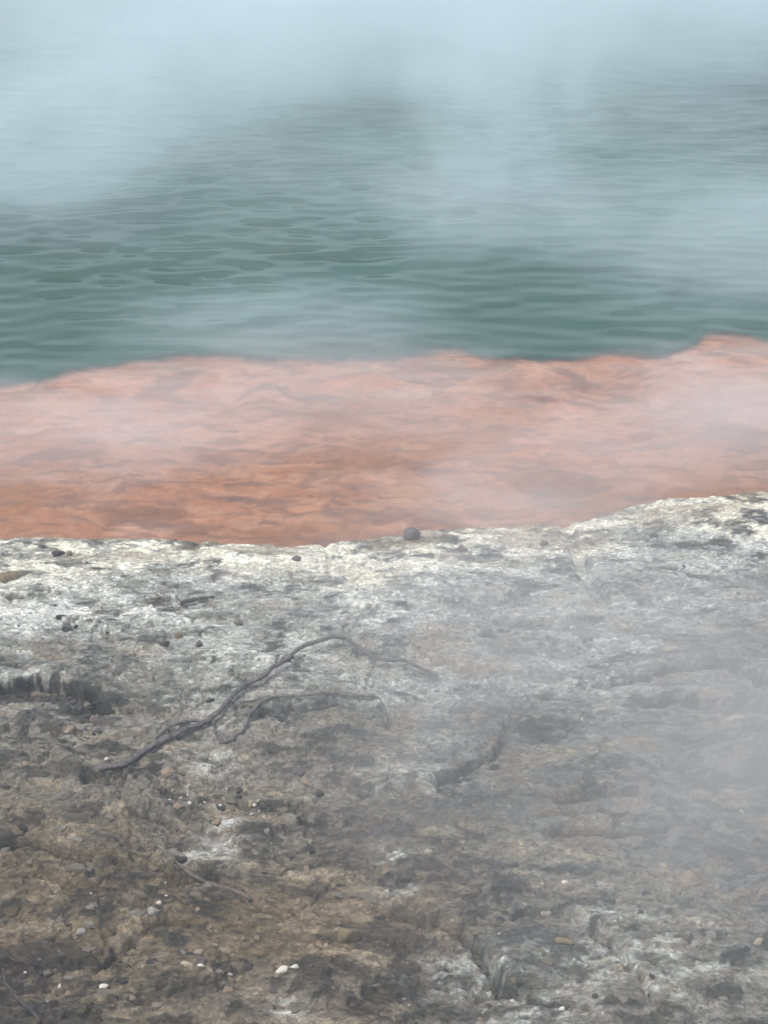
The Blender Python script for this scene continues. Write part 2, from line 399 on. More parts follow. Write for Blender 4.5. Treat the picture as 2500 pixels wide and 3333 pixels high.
obm = o.n('ShaderNodeBump', Strength=.4, Distance=.006); o.l(on.outputs[0], obm.inputs['Height']); o.l(obm.outputs[0], ob_.inputs['Normal'])
o.l(ob_.outputs[0], o.out.inputs['Surface'])
bed = grid_mesh('pool_bed', BX, BY, BZ, cols=np.clip(bcol, .01, .9)); bed.data.materials.append(o.m); tag(bed, kind='structure')

# ------------------------------------------------------------------ water: a sum of wind ripples, as real waves
wxa = axis(-3.4, 3.6, .013, -140, 140, 1.15)
wr = []; y = 4.1
while y < 15: wr.append(y); y += .011 * (1 + (y - 4.1) * .10)
s = wr[-1] - wr[-2]
while y < 220: s *= 1.12; wr.append(y); y += s
wya = np.array(wr)
WX, WY = np.meshgrid(wxa, wya)
WZ = np.zeros_like(WX); NX = np.zeros_like(WX); NY = np.zeros_like(WX)
rs = np.random.RandomState(3)
vx = WX + (fbm(WX * .9, WY * .9, 2, 301) - .5) * .14; vy = WY + (fbm(WX * .9, WY * .9, 2, 303) - .5) * .14
gust = .75 + .5 * sstep(.35, .65, fbm(WX * .7, WY * .9, 3, 305))
off = sstep(.3, 2.0, WY - y_shore(WX))
for k in range(64):
    lam = .085 * (3.9 ** rs.rand()); th = rs.randn() * .34 - .04; a = .0034 * lam * (.18 / lam) ** .2
    kx, ky = 2 * math.pi / lam * math.sin(th), 2 * math.pi / lam * math.cos(th)
    ph = kx * vx + ky * vy + rs.rand() * 6.283
    WZ += a * np.sin(ph); 
coarse = sstep(16, 13, WY) * sstep(6, 4, np.abs(WX))
WZ = .013 * np.tanh(WZ / .013); WZ = WZ + WZ * WZ / .09
WZ *= gust * (.45 + .75 * off) * (coarse * .9 + .1)
dzx = np.gradient(WZ, axis=1) / np.gradient(wxa)[None, :]; dzy = np.gradient(WZ, axis=0) / np.gradient(wya)[:, None]
LEAN = 2.0 * coarse                       # crests lean toward the shore: steep fronts, long gentle backs
den = np.clip(1 - LEAN * dzy, .45, 3)
NR = np.stack([-.4 * np.tanh(dzx / .4), -.5 * np.tanh(dzy / den / .5), np.ones_like(WZ)], -1); NR /= np.linalg.norm(NR, axis=-1, keepdims=True)
es = WY - y_edge(WX) + (fbm(WX * 14, WY * 14, 3, 201) - .5) * .09
turb = sstep(-.06, .05, es)
turb = np.maximum(turb, .10 + .10 * fbm(WX * 2, WY * 3, 3, 311))
wm = NT('pool_water')
tr = wm.n('ShaderNodeBsdfTransparent'); tr.inputs[0].default_value = (.96, .95, .93, 1)
df = wm.n('ShaderNodeBsdfDiffuse'); wt = wm.n('ShaderNodeTexCoord')
wn = wm.n('ShaderNodeTexNoise', Scale=.7, Detail=3.); wm.l(wt.outputs['Object'], wn.inputs['Vector'])
wc = wm.n('ShaderNodeMix', _data_type='RGBA'); wm.l(wm.maprange(wn.outputs[0], .35, .65, 0, 1), wc.inputs['Factor'])
wc.inputs['A'].default_value = (*srgb(.10, .265, .205), 1); wc.inputs['B'].default_value = (*srgb(.145, .31, .25), 1)
wm.l(wc.outputs['Result'], df.inputs[0])
ta = wm.n('ShaderNodeAttribute', _attribute_name='turbidity')
mx = wm.n('ShaderNodeMixShader'); wm.l(ta.outputs['Fac'], mx.inputs[0]); wm.l(tr.outputs[0], mx.inputs[1]); wm.l(df.outputs[0], mx.inputs[2])
wmp = wm.n('ShaderNodeMapping'); wmp.inputs['Scale'].default_value = (9, 26, 1); wm.l(wt.outputs['Object'], wmp.inputs[0])
wn2 = wm.n('ShaderNodeTexNoise', Scale=1., Detail=3., Distortion=.6); wm.l(wmp.outputs[0], wn2.inputs['Vector'])
wb = wm.n('ShaderNodeBump', Strength=.03, Distance=.006); wm.l(wn2.outputs[0], wb.inputs['Height'])
gl = wm.n('ShaderNodeBsdfGlossy', Roughness=.12); wm.l(wb.outputs[0], gl.inputs['Normal'])
fr = wm.n('ShaderNodeFresnel', IOR=1.6); wm.l(wb.outputs[0], fr.inputs['Normal'])
m2_ = wm.n('ShaderNodeMixShader'); wm.l(fr.outputs[0], m2_.inputs[0]); wm.l(mx.outputs[0], m2_.inputs[1]); wm.l(gl.outputs[0], m2_.inputs[2])
wm.l(m2_.outputs[0], wm.out.inputs['Surface'])
fc = (es[:-1, :-1] + es[1:, 1:]) * .5
deep = fc > 0
for nm, kp in (('water', deep), ('shallow_water', ~deep)):
    wo = grid_mesh(nm, WX, WY - LEAN * WZ, WZ, keep=kp, attrs={'turbidity': turb}, normals=NR)
    wo.data.materials.append(wm.m); tag(wo, kind='structure')

# ------------------------------------------------------------------ stones
def mat_stone(name, c1, c2, rough=.8, scale=30):
    g = NT(name); b = g.n('ShaderNodeBsdfPrincipled', Roughness=rough)
    tc = g.n('ShaderNodeTexCoord'); n = g.n('ShaderNodeTexNoise', Scale=float(scale), Detail=5., Roughness=.6); g.l(tc.outputs['Object'], n.inputs['Vector'])
    m = g.n('ShaderNodeMix', _data_type='RGBA'); g.l(g.maprange(n.outputs[0], .35, .65, 0, 1), m.inputs['Factor'])
    m.inputs['A'].default_value = (*srgb(*c1), 1); m.inputs['B'].default_value = (*srgb(*c2), 1); g.l(m.outputs['Result'], b.inputs['Base Color'])
    n2 = g.n('ShaderNodeTexNoise', Scale=scale * 5., Detail=4.); g.l(tc.outputs['Object'], n2.inputs['Vector'])
    bu = g.n('ShaderNodeBump', Strength=.6, Distance=.002); g.l(n2.outputs[0], bu.inputs['Height']); g.l(bu.outputs[0], b.inputs['Normal'])
    g.l(b.outputs[0], g.out.inputs['Surface']); return g.m
M = dict(
 white=mat_stone('white_sinter', (.84, .82, .76), (.62, .60, .55)), cream=mat_stone('cream_sinter', (.66, .62, .53), (.48, .45, .37)),
 tan=mat_stone('tan_stone', (.56, .50, .42), (.42, .37, .31)), grey=mat_stone('grey_stone', (.46, .445, .41), (.32, .31, .29)),
 bluish=mat_stone('pale_grey_stone', (.56, .55, .52), (.38, .375, .35)), dark=mat_stone('dark_stone', (.27, .25, .24), (.17, .16, .16)),
 ochre=mat_stone('ochre_stone', (.48, .43, .31), (.33, .305, .23)), red=mat_stone('reddish_stone', (.52, .42, .38), (.38, .31, .29)),
 mud=mat_stone('mud_crust', (.46, .435, .375), (.31, .295, .25), scale=60), ash=mat_stone('ash_crust', (.54, .52, .475), (.36, .35, .315), scale=60), soil=mat_stone('black_soil', (.19, .185, .165), (.12, .12, .105), scale=60),
 mauve=mat_stone('mauve_grey_stone', (.37, .345, .335), (.26, .245, .24)))
def stone_mesh(name, dims, seed, sub=2, rough=.25, cut=4, smooth=True):
    rn = random.Random(seed); bm = bmesh.new(); bmesh.ops.create_icosphere(bm, subdivisions=sub, radius=1)
    planes = []
    for _ in range(cut):
        v = Vector((rn.uniform(-1, 1), rn.uniform(-1, 1), rn.uniform(-.6, 1))).normalized(); planes.append((v, rn.uniform(.55, .85)))
    o = Vector((rn.uniform(0, 50), rn.uniform(0, 50), rn.uniform(0, 50)))
    for v in bm.verts:
        p = v.co.copy(); p *= 1 + rough * mnoise.noise(p * 1.3 + o) * 1.4 + rough * .4 * mnoise.noise(p * 3.5 + o)
        for n, d in planes:
            e = p.dot(n) - d
            if e > 0: p -= n * e * .85
        v.co = Vector((p.x * dims[0], p.y * dims[1], p.z * dims[2]))
    for f in bm.faces: f.smooth = smooth
    me = bpy.data.meshes.new(name); bm.to_mesh(me); bm.free()
    return me
def px_m(fx, fy):      # metres that one photo width spans at this spot of the bank
    x, y = at(fx, fy); z = base_z(x, y); dist = math.cos(R(PITCH)) * y - math.sin(R(PITCH)) * (CAM_H - z)
    return 2 * TH * .75 * dist
def stone(name, fx, fy, wf, mat, label, cat, asp=(1, .8, .7), seed=1, sub=3, rot=None, sink=.3, group=None, rough=.25, cut=4):
    x, y = at(fx, fy); r = wf * px_m(fx, fy) / 2
    o = bpy.data.objects.new(name, stone_mesh(name, (r * asp[0], r * asp[1], r * asp[2]), seed, sub, rough, cut)); C.objects.link(o)
    o.data.materials.append(M[mat]); rn = random.Random(seed)
    o.location = (x, y, ground_z(x, y) + r * asp[2] * (1 - 2 * sink)); o.rotation_euler = (rn.uniform(-.2, .2), rn.uniform(-.2, .2), rn.uniform(0, 6.28) if rot is None else rot)
    return tag(o, label, cat, group)

BIG = [
 ('rock', .535, .5245, .024, 'mauve', 'dark rounded rock sitting on the cream rim where it meets the orange shallows', 'rock', (1, .9, .8), 0, .2),
 ('rock', .602, .5350, .016, 'mauve', 'small flat dark stone lying in the white crust right of the round rock', 'rock', (1, .7, .45), 0, .35),
 ('rock', .708, .5290, .011, 'red', 'little reddish grey stone alone on pale crust beside the orange shallows', 'rock', (1, .9, .9), 0, .25),
 ('rock', .075, .5410, .016, 'dark', 'dark lumpy stone on the white rim at far left of the shore', 'rock', (1, .8, .8), 0, .3),
 ('rock', .090, .5405, .011, 'tan', 'brownish stone just right of the dark lumpy one on the left rim', 'rock', (1, .8, .7), 0, .3),
 ('rock', .008, .5640, .034, 'ochre', 'olive brown boulder at the left edge of the picture in white crust', 'rock', (1.2, .8, .6), 0, .4),
 ('rock', .375, .6535, .018, 'mauve', 'dark grey stone resting against the upper side of the long root', 'rock', (1, .8, .8), 0, .25),
 ('rock', .312, .6130, .014, 'grey', 'grey stone standing in pale ash crust above the long root', 'rock', (1, .8, .9), 0, .25),
 ('rock', .233, .6250, .013, 'ochre', 'small ochre stone in the whitened crust left of the grey stone', 'rock', (1, .9, .9), 0, .25),
 ('rock', .215, .6330, .016, 'dark', 'dark wedge stone touching the small ochre stone', 'rock', (1.2, .7, .6), .3, .3),
 ('rock', .260, .6330, .011, 'mauve', 'small upright mauve grey stone in pale crust', 'rock', (.9, .8, 1.0), 0, .2),
 ('rock', .385, .5470, .014, 'mauve', 'grey lump in the cream rim left of the round rock', 'rock', (1, .8, .8), 0, .3),
 ('rock', .452, .9150, .034, 'ochre', 'rounded olive and ochre rock lying on brown mud in the foreground', 'rock', (1, .85, .85), 0, .25),
 ('rock', .733, .9240, .027, 'ochre', 'flat yellowish leaf shaped stone lying in a hollow in the foreground', 'stone', (1.1, .5, .3), -.45, .2),
 ('stone', .368, .9535, .026, 'white', 'bright white hooked stone on brown mud in the foreground', 'stone', (1, .6, .5), .35, .2),
 ('stone', .384, .9495, .016, 'white', 'small pale stone touching the bright white hooked stone', 'stone', (1, .6, .5), .2, .2),
 ('stone', .136, .9665, .018, 'white', 'white lump of sinter on ochre mud near the bottom left corner', 'stone', (1, .75, .6), .8, .2),
 ('stone', .107, .9185, .017, 'bluish', 'pale bluish stone on dark mud left of the foreground', 'stone', (1, .8, .6), 0, .25),
 ('stone', .202, .9005, .020, 'bluish', 'grey white pebble beside a smaller glossy white one', 'stone', (1, .7, .6), .2, .2),
 ('stone', .2085, .8895, .010, 'white', 'small bright white pebble above the grey white one', 'pebble', (1, .8, .7), 0, .15),
 ('stone', .558, .8390, .013, 'cream', 'cream angular chip standing out on brown mud right of centre', 'stone', (1, .9, .8), .3, .15),
 ('stone', .735, .8640, .012, 'white', 'white chip on the grey steamy ground right of centre', 'stone', (1, .8, .6), .3, .15),
 ('stone', .713, .8870, .018, 'bluish', 'smooth pale stone at the head of the curved ledge', 'stone', (1, .7, .6), 0, .3),
 ('stone', .875, .6320, .018, 'cream', 'cream block on grey ground above the right hand ledges', 'stone', (1, .6, .6), 0, .25),
 ('stone', .960, .6975, .027, 'cream', 'long flat cream stone near the right edge under the ledges', 'stone', (1.1, .5, .35), .1, .25),
 ('stone', .938, .6925, .010, 'cream', 'small cream pebble left of the long flat stone', 'pebble', (1, .7, .5), 0, .2),
 ('stone', .865, .8460, .016, 'cream', 'buff stone on the misty ground at right', 'stone', (.8, .9, .5), .5, .35),
 ('stone', .895, .8600, .040, 'tan', 'large half buried yellowish slab in misty ground at right', 'stone', (.8, .9, .3), .9, .45),
 ('stone', .868, .8900, .013, 'bluish', 'pale pebble below the yellowish slab', 'pebble', (1, .6, .5), 0, .2),
 ('stone', .988, .9200, .016, 'cream', 'cream chip at the right edge of the foreground', 'stone', (1, .7, .5), .5, .2),
 ('stone', .667, .9740, .010, 'white', 'white speck of sinter at the foot of the curved ledge', 'pebble', (1, .7, .5), 0, .2),
 ('stone', .732, .9840, .013, 'white', 'white crumb near the bottom edge right of centre', 'pebble', (1, .9, .5), .6, .2),
 ('stone', .258, .8935, .010, 'tan', 'brown stub of stone under the straight twig', 'pebble', (.7, 1.2, .7), 0, .2),
 ('stone', .260, .9410, .013, 'tan', 'tan angular pebble standing on ochre mud', 'pebble', (1, .9, .8), 0, .2),
 ('stone', .245, .9600, .016, 'cream', 'cream flat pebble first of a short row in the foreground', 'pebble', (1.1, .7, .5), 0, .2),
 ('stone', .263, .9605, .010, 'white', 'white pebble second of the short row in the foreground', 'pebble', (1.2, .6, .5), 0, .2),
 ('stone', .140, .7565, .009, 'white', 'white pebble at the tip of the long root', 'pebble', (1, .9, .8), 0, .15),
 ('stone', .123, .6825, .008, 'white', 'tiny bright pebble at the end of the black soil bank', 'pebble', (1, .9, .8), 0, .15),
 ('stone', .275, .6900, .010, 'dark', 'dark stone beside the root below the pale crust', 'stone', (1.2, .9, .8), 0, .3),
 ('stone', .495, .8110, .030, 'dark', 'dark round stone half sunk in mud at the picture centre', 'rock', (1, .8, .5), 0, .4),
 ('stone', .220, .7640, .022, 'tan', 'brown grey stone wedged below the root', 'stone', (1, .7, .8), .2, .35),
 ('stone', .232, .8000, .018, 'tan', 'brown pebble in the hollow left of the white pebbles', 'pebble', (1, .7, .6), .2, .35),
]
for i, (nm, fx, fy, wf, mt, lb, ct, asp, rot, sink) in enumerate(BIG):
    stone(nm, fx, fy, wf * (.8 if mt == 'white' else 1.0), mt, lb, ct, asp, seed=i * 7 + 3, rot=rot, sink=sink + .06, rough=.4 if i else .12, cut=9 if i else 2)

# small pebbles, each a thing of its own
def scatter(n, box, mats, sizes, label, group, seed, name='pebble', cat='pebble'):
    rn = random.Random(seed); protos = {}
    for k in range(n):
        fx = rn.uniform(box[0], box[2]); fy = rn.uniform(box[1], box[3]); mt = rn.choice(mats)
        key = (mt, rn.randrange(3))
        if key not in protos:
            me = stone_mesh(name, (1, .8, .6), seed * 50 + key[1], 2, .45, 9, False); me.materials.append(M[mt]); protos[key] = me
        x, y = at(fx, fy); r = rn.uniform(*sizes) ** 1.0 * px_m(fx, fy) / 2
        o = bpy.data.objects.new(name, protos[key]); C.objects.link(o)
        o.scale = (r, r * rn.uniform(.7, 1), r * rn.uniform(.7, 1)); o.location = (x, y, ground_z(x, y) + r * .15)
        o.rotation_euler = (rn.uniform(-.3, .3), rn.uniform(-.3, .3), rn.uniform(0, 6.28)); tag(o, label, cat, group)
scatter(16, (.22, .775, .30, .795), ['white', 'white', 'cream'], (.004, .010), 'tiny white pebble in the cluster below the root on brown mud', 'white pebble cluster', 1)
scatter(8, (.31, .775, .345, .80), ['white', 'cream'], (.004, .009), 'tiny pale pebble just right of the white pebble cluster', 'pale pebbles beside the cluster', 2)
scatter(26, (.17, .805, .26, .83), ['tan', 'grey', 'mauve'], (.005, .011), 'small brown pebble in the gravelly hollow above the twig', 'brown pebbles in the hollow', 3)
scatter(30, (.0, .70, .14, .745), ['tan', 'red', 'dark', 'mauve'], (.005, .012), 'crumb of reddish brown soil below the black bank', 'crumbs below the black bank', 4, 'soil_clod', 'soil clod')
scatter(30, (.0, .94, .07, .998), ['dark', 'dark', 'mauve'], (.006, .016), 'black charred lump heaped in the bottom left corner', 'charred lumps in the corner', 5, 'charred_lump', 'charred lump')
scatter(22, (.42, .86, .60, .99), ['tan', 'cream', 'grey', 'red'], (.003, .009), 'small dull pebble scattered on foreground mud right of the white hooked stone', 'dull foreground pebbles', 6)
scatter(26, (.02, .86, .34, .99), ['tan', 'cream', 'white', 'ochre'], (.003, .008), 'small pebble scattered on ochre mud at lower left', 'ochre mud pebbles', 7)
scatter(24, (.55, .66, .99, .93), ['white', 'cream', 'bluish'], (.003, .008), 'small pale chip scattered on the misty grey ground at right', 'pale chips in the mist', 8, 'stone_chip', 'stone chip')
scatter(40, (.02, .535, .98, .64), ['grey', 'mauve', 'bluish', 'tan', 'dark'], (.003, .008), 'small grey fragment lying on the whitened shore crust', 'fragments on the shore crust', 9, 'stone_chip', 'stone chip')

scatter(60, (.0, .76, .45, .99), ['tan', 'mauve', 'grey', 'dark', 'tan'], (.006, .018), 'dull angular mud fragment half sunk in the brown ground at lower left', 'mud fragments at lower left', 10, 'mud_fragment', 'mud fragment')
scatter(40, (.45, .80, 1.0, .99), ['tan', 'mauve', 'grey', 'dark'], (.006, .016), 'dull angular fragment half sunk in the grey ground at lower right', 'fragments at lower right', 11, 'mud_fragment', 'mud fragment')
scatter(40, (.0, .678, .125, .695), ['dark', 'dark', 'dark', 'mauve'], (.006, .016), 'black crumb of rotten soil packed under the lip of the left bank', 'black crumbs under the bank', 12, 'soil_clod', 'soil clod')

# broken plates of crust: flat angular slabs, each a thing of its own
def flake_mesh(seed):
    rn = random.Random(seed); bm = bmesh.new(); n = rn.randint(5, 8); top = []; bot = []
    for k in range(n):
        a = 2 * math.pi * (k + rn.uniform(-.3, .3)) / n; q = rn.uniform(.65, 1.1)
        top.append(bm.verts.new((math.cos(a) * q, math.sin(a) * q * .7, .16 + rn.uniform(-.05, .07))))
        bot.append(bm.verts.new((math.cos(a) * q * 1.12, math.sin(a) * q * .8, -.25)))
    c = bm.verts.new((rn.uniform(-.2, .2), rn.uniform(-.2, .2), .24))
    for k in range(n):
        k2 = (k + 1) % n; bm.faces.new((top[k], top[k2], c)); bm.faces.new((bot[k], bot[k2], top[k2], top[k]))
    bm.faces.new(bot[::-1])
    bmesh.ops.subdivide_edges(bm, edges=bm.edges[:], cuts=1, use_grid_fill=True)
    for v in bm.verts: v.co += Vector((rn.uniform(-.05, .05), rn.uniform(-.05, .05), rn.uniform(-.035, .035)))
    bmesh.ops.recalc_face_normals(bm, faces=bm.faces)
    me = bpy.data.meshes.new('crust_plate'); bm.to_mesh(me); bm.free(); return me
_fl = {}
def plate(fx, fy, size, mt, rn, label, group, tilt=.18, lift=0.0):
    key = (mt, rn.randrange(6))
    if key not in _fl:
        me = flake_mesh(key[1] * 13 + 5); me.materials.append(M[mt]); _fl[key] = me
    x, y = at(fx, fy); q = size * px_m(fx, fy) / 2
    o = bpy.data.objects.new('crust_plate', _fl[key]); C.objects.link(o)
    o.scale = (q, q * rn.uniform(.7, 1.1), q * rn.uniform(.5, 1.0)); o.location = (x, y, ground_z(x, y) + lift)
    o.rotation_euler = (rn.uniform(-tilt, tilt), rn.uniform(-tilt, tilt), rn.uniform(-.6, .6) + rn.choice((0, math.pi)))
    tag(o, label, 'crust plate', group)
rn = random.Random(77)
for k in range(22):      # broken lip of the black bank at the left edge
    u = k / 21; pts = LEDGES[0][0][1:]; t = u * (len(pts) - 1); i = min(int(t), len(pts) - 2); t -= i
    fx = pts[i][0] * (1 - t) + pts[i + 1][0] * t; fy = pts[i][1] * (1 - t) + pts[i + 1][1] * t
    plate(fx, fy + rn.uniform(.000, .006), rn.uniform(.010, .020), rn.choice(['soil', 'soil', 'soil', 'mud']), rn, 'dark broken plate along the lip of the black bank at the left edge', 'plates along the black bank', .45, .003)
for li, lab, grp, mts, cnt in ((9, 'brown plate along the lower left overhang', 'plates on the lower left overhang', ['mud', 'mud', 'soil'], 16),
        (2, 'grey plate along the diagonal ledge right of centre', 'plates on the diagonal ledge', ['mud', 'ash'], 12), (14, 'brown plate along the curved ledge in the foreground', 'plates on the curved foreground ledge', ['mud', 'mud', 'soil'], 18),
        (4, 'grey plate along the long ledge at right', 'plates on the right hand ledge', ['mud', 'ash'], 12), (17, 'ash grey plate in the whitened crust at upper left', 'plates in the whitened crust', ['ash', 'mud'], 8),
        (12, 'brown plate beside the crooked crack below the twig', 'plates beside the crooked crack', ['mud', 'mud', 'soil'], 12), (18, 'dark plate on the small mound above the black bank', 'plates on the small mound', ['soil', 'mud'], 10)):
    pts = LEDGES[li][0]
    for k in range(cnt):
        t = rn.random() * (len(pts) - 1); i = min(int(t), len(pts) - 2); t -= i
        plate(pts[i][0] * (1 - t) + pts[i + 1][0] * t, pts[i][1] * (1 - t) + pts[i + 1][1] * t + rn.uniform(-.006, .008), rn.uniform(.008, .022), rn.choice(mts), rn, lab, grp, .3, .001)
for k in range(110):
    fx, fy = rn.uniform(0, .5), rn.uniform(.70, .995)
    plate(fx, fy, rn.uniform(.008, .026), rn.choice(['mud', 'mud', 'mud', 'soil', 'ash']), rn, 'flat broken plate of mud crust on the brown ground at left', 'mud plates on the brown ground')
for k in range(50):
    fx, fy = rn.uniform(.5, 1), rn.uniform(.74, .995)
    plate(fx, fy, rn.uniform(.008, .024), rn.choice(['mud', 'mud', 'ash', 'soil']), rn, 'flat broken plate of grey crust on the misty ground at right', 'plates on the misty ground')

# ------------------------------------------------------------------ roots and twigs
def bark(name, c1, c2):
    g = NT(name); b = g.n('ShaderNodeBsdfPrincipled', Roughness=.75); tc = g.n('ShaderNodeTexCoord')
    n = g.n('ShaderNodeTexNoise', Scale=70., Detail=5., Roughness=.7); g.l(tc.outputs['Object'], n.inputs['Vector'])
    m = g.n('ShaderNodeMix', _data_type='RGBA'); g.l(g.maprange(n.outputs[0], .35, .65, 0, 1), m.inputs['Factor'])
    m.inputs['A'].default_value = (*srgb(*c1), 1); m.inputs['B'].default_value = (*srgb(*c2), 1); g.l(m.outputs['Result'], b.inputs['Base Color'])
    bu = g.n('ShaderNodeBump', Strength=.8, Distance=.002); g.l(n.outputs[0], bu.inputs['Height']); g.l(bu.outputs[0], b.inputs['Normal'])
    g.l(b.outputs[0], g.out.inputs['Surface']); return g.m
BK = bark('weathered_root', (.24, .235, .235), (.42, .405, .39)); BK2 = bark('brown_twig', (.28, .25, .23), (.40, .365, .33)); BK3 = bark('charred_twig', (.17, .155, .145), (.27, .25, .235))
def tube(name, pts, r0, r1, mat, parent=None, lift=None, seed=0, sink=.2):
    """pts: photo fractions along the branch; it follows the ground, lifted where lift says"""
    W = []
    for i, p in enumerate(pts):
        x, y = at(*p); W.append((x, y, lift[i] if lift else 0))
    n = 14; P = []
    for i in range(len(W) - 1):          # catmull-rom
        p0, p1, p2, p3 = [np.array(W[max(0, min(len(W) - 1, i + k))]) for k in (-1, 0, 1, 2)]
        for k in range(n):
            t = k / n; P.append(.5 * ((2 * p1) + (-p0 + p2) * t + (2 * p0 - 5 * p1 + 4 * p2 - p3) * t * t + (-p0 + 3 * p1 - 3 * p2 + p3) * t ** 3))
    P.append(np.array(W[-1])); P = np.array(P); N = len(P); rn = random.Random(seed)
    gz = np.array([ground_z(a[0], a[1]) for a in P])
    gz = np.convolve(np.pad(gz, 8, 'edge'), np.ones(17) / 17, 'valid')
    rad = np.array([(r0 + (r1 - r0) * (i / (N - 1))) * (1 + .35 * mnoise.noise(Vector((i * .21, seed, 0))) + .25 * max(0, mnoise.noise(Vector((i * .5, seed, 9))))) for i in range(N)])
    for i in range(N):
        a = mnoise.noise(Vector((i * .13, seed + 5, 3))) * .006; b = mnoise.noise(Vector((i * .13, seed + 9, 7))) * .006
        P[i] = (P[i][0] + a, P[i][1] + b, gz[i] + P[i][2] + rad[i] * (1 - sink * 2))
    bm = bmesh.new(); rings = []; K = 10
    for i in range(N):
        t = Vector(P[min(i + 1, N - 1)] - P[max(i - 1, 0)]).normalized(); s_ = t.cross(Vector((0, 0, 1))).normalized(); u = s_.cross(t)
        rr = rad[i] * (.35 if i in (0, N - 1) else 1)
        rings.append([bm.verts.new(Vector(P[i]) + (s_ * math.cos(2 * math.pi * k / K) + u * math.sin(2 * math.pi * k / K)) * rr * (1 + .12 * mnoise.noise(Vector((i * .15, k * 1.3, seed))))) for k in range(K)])
    for i in range(N - 1):
        for k in range(K): f = bm.faces.new((rings[i][k], rings[i][(k + 1) % K], rings[i + 1][(k + 1) % K], rings[i + 1][k])); f.smooth = True
    bm.faces.new(rings[0][::-1]); bm.faces.new(rings[-1])
    bmesh.ops.recalc_face_normals(bm, faces=bm.faces)
    me = bpy.data.meshes.new(name); bm.to_mesh(me); bm.free(); me.materials.append(mat)
    o = bpy.data.objects.new(name, me); C.objects.link(o); o.parent = parent
    return o
rx0, ry0 = at(.30, .69)
root = bpy.data.objects.new('exposed_root', None); C.objects.link(root)
tag(root, 'long bent grey root reaching up from the brown mud across the pale crust', 'root')
tube('main_root', [(.130, .765), (.17, .758), (.205, .742), (.245, .728), (.275, .718), (.298, .703), (.315, .688), (.345, .677), (.375, .661), (.40, .645), (.436, .6355), (.46, .642), (.49, .654), (.53, .653), (.572, .661)],
     .0075, .0048, BK, root, [.004, .006, .008, .012, .014, .016, .018, .022, .024, .026, .026, .024, .022, .020, .012], 1)
tube('side_root', [(.200, .748), (.206, .735), (.225, .722), (.25, .7165), (.278, .719)], .0038, .0045, BK, root, [0, .006, .010, .01, .01], 2)
tube('side_root', [(.275, .716), (.287, .734), (.302, .735), (.318, .727), (.33, .712), (.352, .702), (.39, .696), (.43, .692), (.47, .6925), (.495, .694), (.503, .708)],
     .0036, .0036, BK, root, [.010, .004, .003, .004, .006, .008, .010, .012, .012, .010, .004], 3)
tube('root_stub', [(.315, .688), (.317, .682), (.323, .679)], .005, .003, BK, root, [.015, .02, .028], 4)
tube('root_stub', [(.36, .668), (.3615, .6625), (.363, .658)], .005, .003, BK, root, [.02, .026, .03], 5)
tw = tube('twig', [(.228, .846), (.25, .855), (.285, .866), (.328, .879)], .0028, .0060, BK2, None, [.004, .004, .003, .002], 6)
tag(tw, 'straight grey brown twig lying aslant on the brown mud in the foreground', 'twig')
tw = tube('twig', [(.003, .948), (.012, .965), (.03, .985), (.055, 1.01)], .0030, .0045, BK3, None, [.02, .02, .02, .01], 7)
tag(tw, 'thin bent twig poking over the charred lumps in the bottom left corner', 'twig')
tw = tube('twig', [(-.02, .925), (.01, .938), (.028, .942)], .0035, .0025, BK3, None, [.01, .01, .008], 8)
tag(tw, 'short dark twig above the charred lumps at the left edge', 'twig')
tw = tube('twig', [(.235, .5905), (.255, .5875), (.28, .5835)], .007, .003, BK3, None, [.008, .012, .006], 9)
tag(tw, 'dark driftwood splinter in the grey white crust near the shore', 'driftwood')

# ------------------------------------------------------------------ haze and steam
hb = bmesh.new(); bmesh.ops.create_cube(hb, size=1); hm = bpy.data.meshes.new('haze'); hb.to_mesh(hm); hb.free()
haze = bpy.data.objects.new('haze', hm); C.objects.link(haze); haze.scale = (480, 480, 8); haze.location = (0, 80, 2.0)
h = NT('thin_haze'); hv = h.n('ShaderNodeVolumePrincipled'); hv.inputs['Color'].default_value = (.90, .96, 1, 1); hv.inputs['Density'].default_value = .020
h.l(hv.outputs[0], h.out.inputs['Volume']); haze.data.materials.append(h.m); tag(haze, kind='stuff')

def steam_mat(seed, dens, ns, tint, lo, hi, squash):
    g = NT('steam_%d' % seed); tc = g.n('ShaderNodeTexCoord')
    ln = g.n('ShaderNodeVectorMath', _operation='LENGTH'); g.l(tc.outputs['Object'], ln.inputs[0])
    mp = g.n('ShaderNodeMapping'); mp.inputs['Location'].default_value = (seed * 3.1, seed * 1.7, seed * 5.3); mp.inputs['Scale'].default_value = squash; g.l(tc.outputs['Object'], mp.inputs[0])
    n = g.n('ShaderNodeTexNoise', Scale=ns, Detail=3.5, Roughness=.55, Distortion=1.1); g.l(mp.outputs[0], n.inputs['Vector'])
    a = g.math('ADD', ln.outputs['Value'], g.math('MULTIPLY', g.math('SUBTRACT', n.outputs[0], .5), 1.9))
    e = g.maprange(a, .25, .90, 1, 0); inner = g.maprange(ln.outputs['Value'], .7, .97, 1, 0)
    k = g.maprange(n.outputs[0], lo, hi, .25, 1.0)
    d = g.math('MULTIPLY', g.math('MULTIPLY', e, inner), g.math('MULTIPLY', k, dens))
    v = g.n('ShaderNodeVolumePrincipled'); v.inputs['Color'].default_value = (*tint, 1); g.l(d, v.inputs['Density'])
    g.l(v.outputs[0], g.out.inputs['Volume']); return g.m
COOL, NEUT, WHITE = (.83, .955, .965), (.82, .815, .79), (.98, .96, .95)
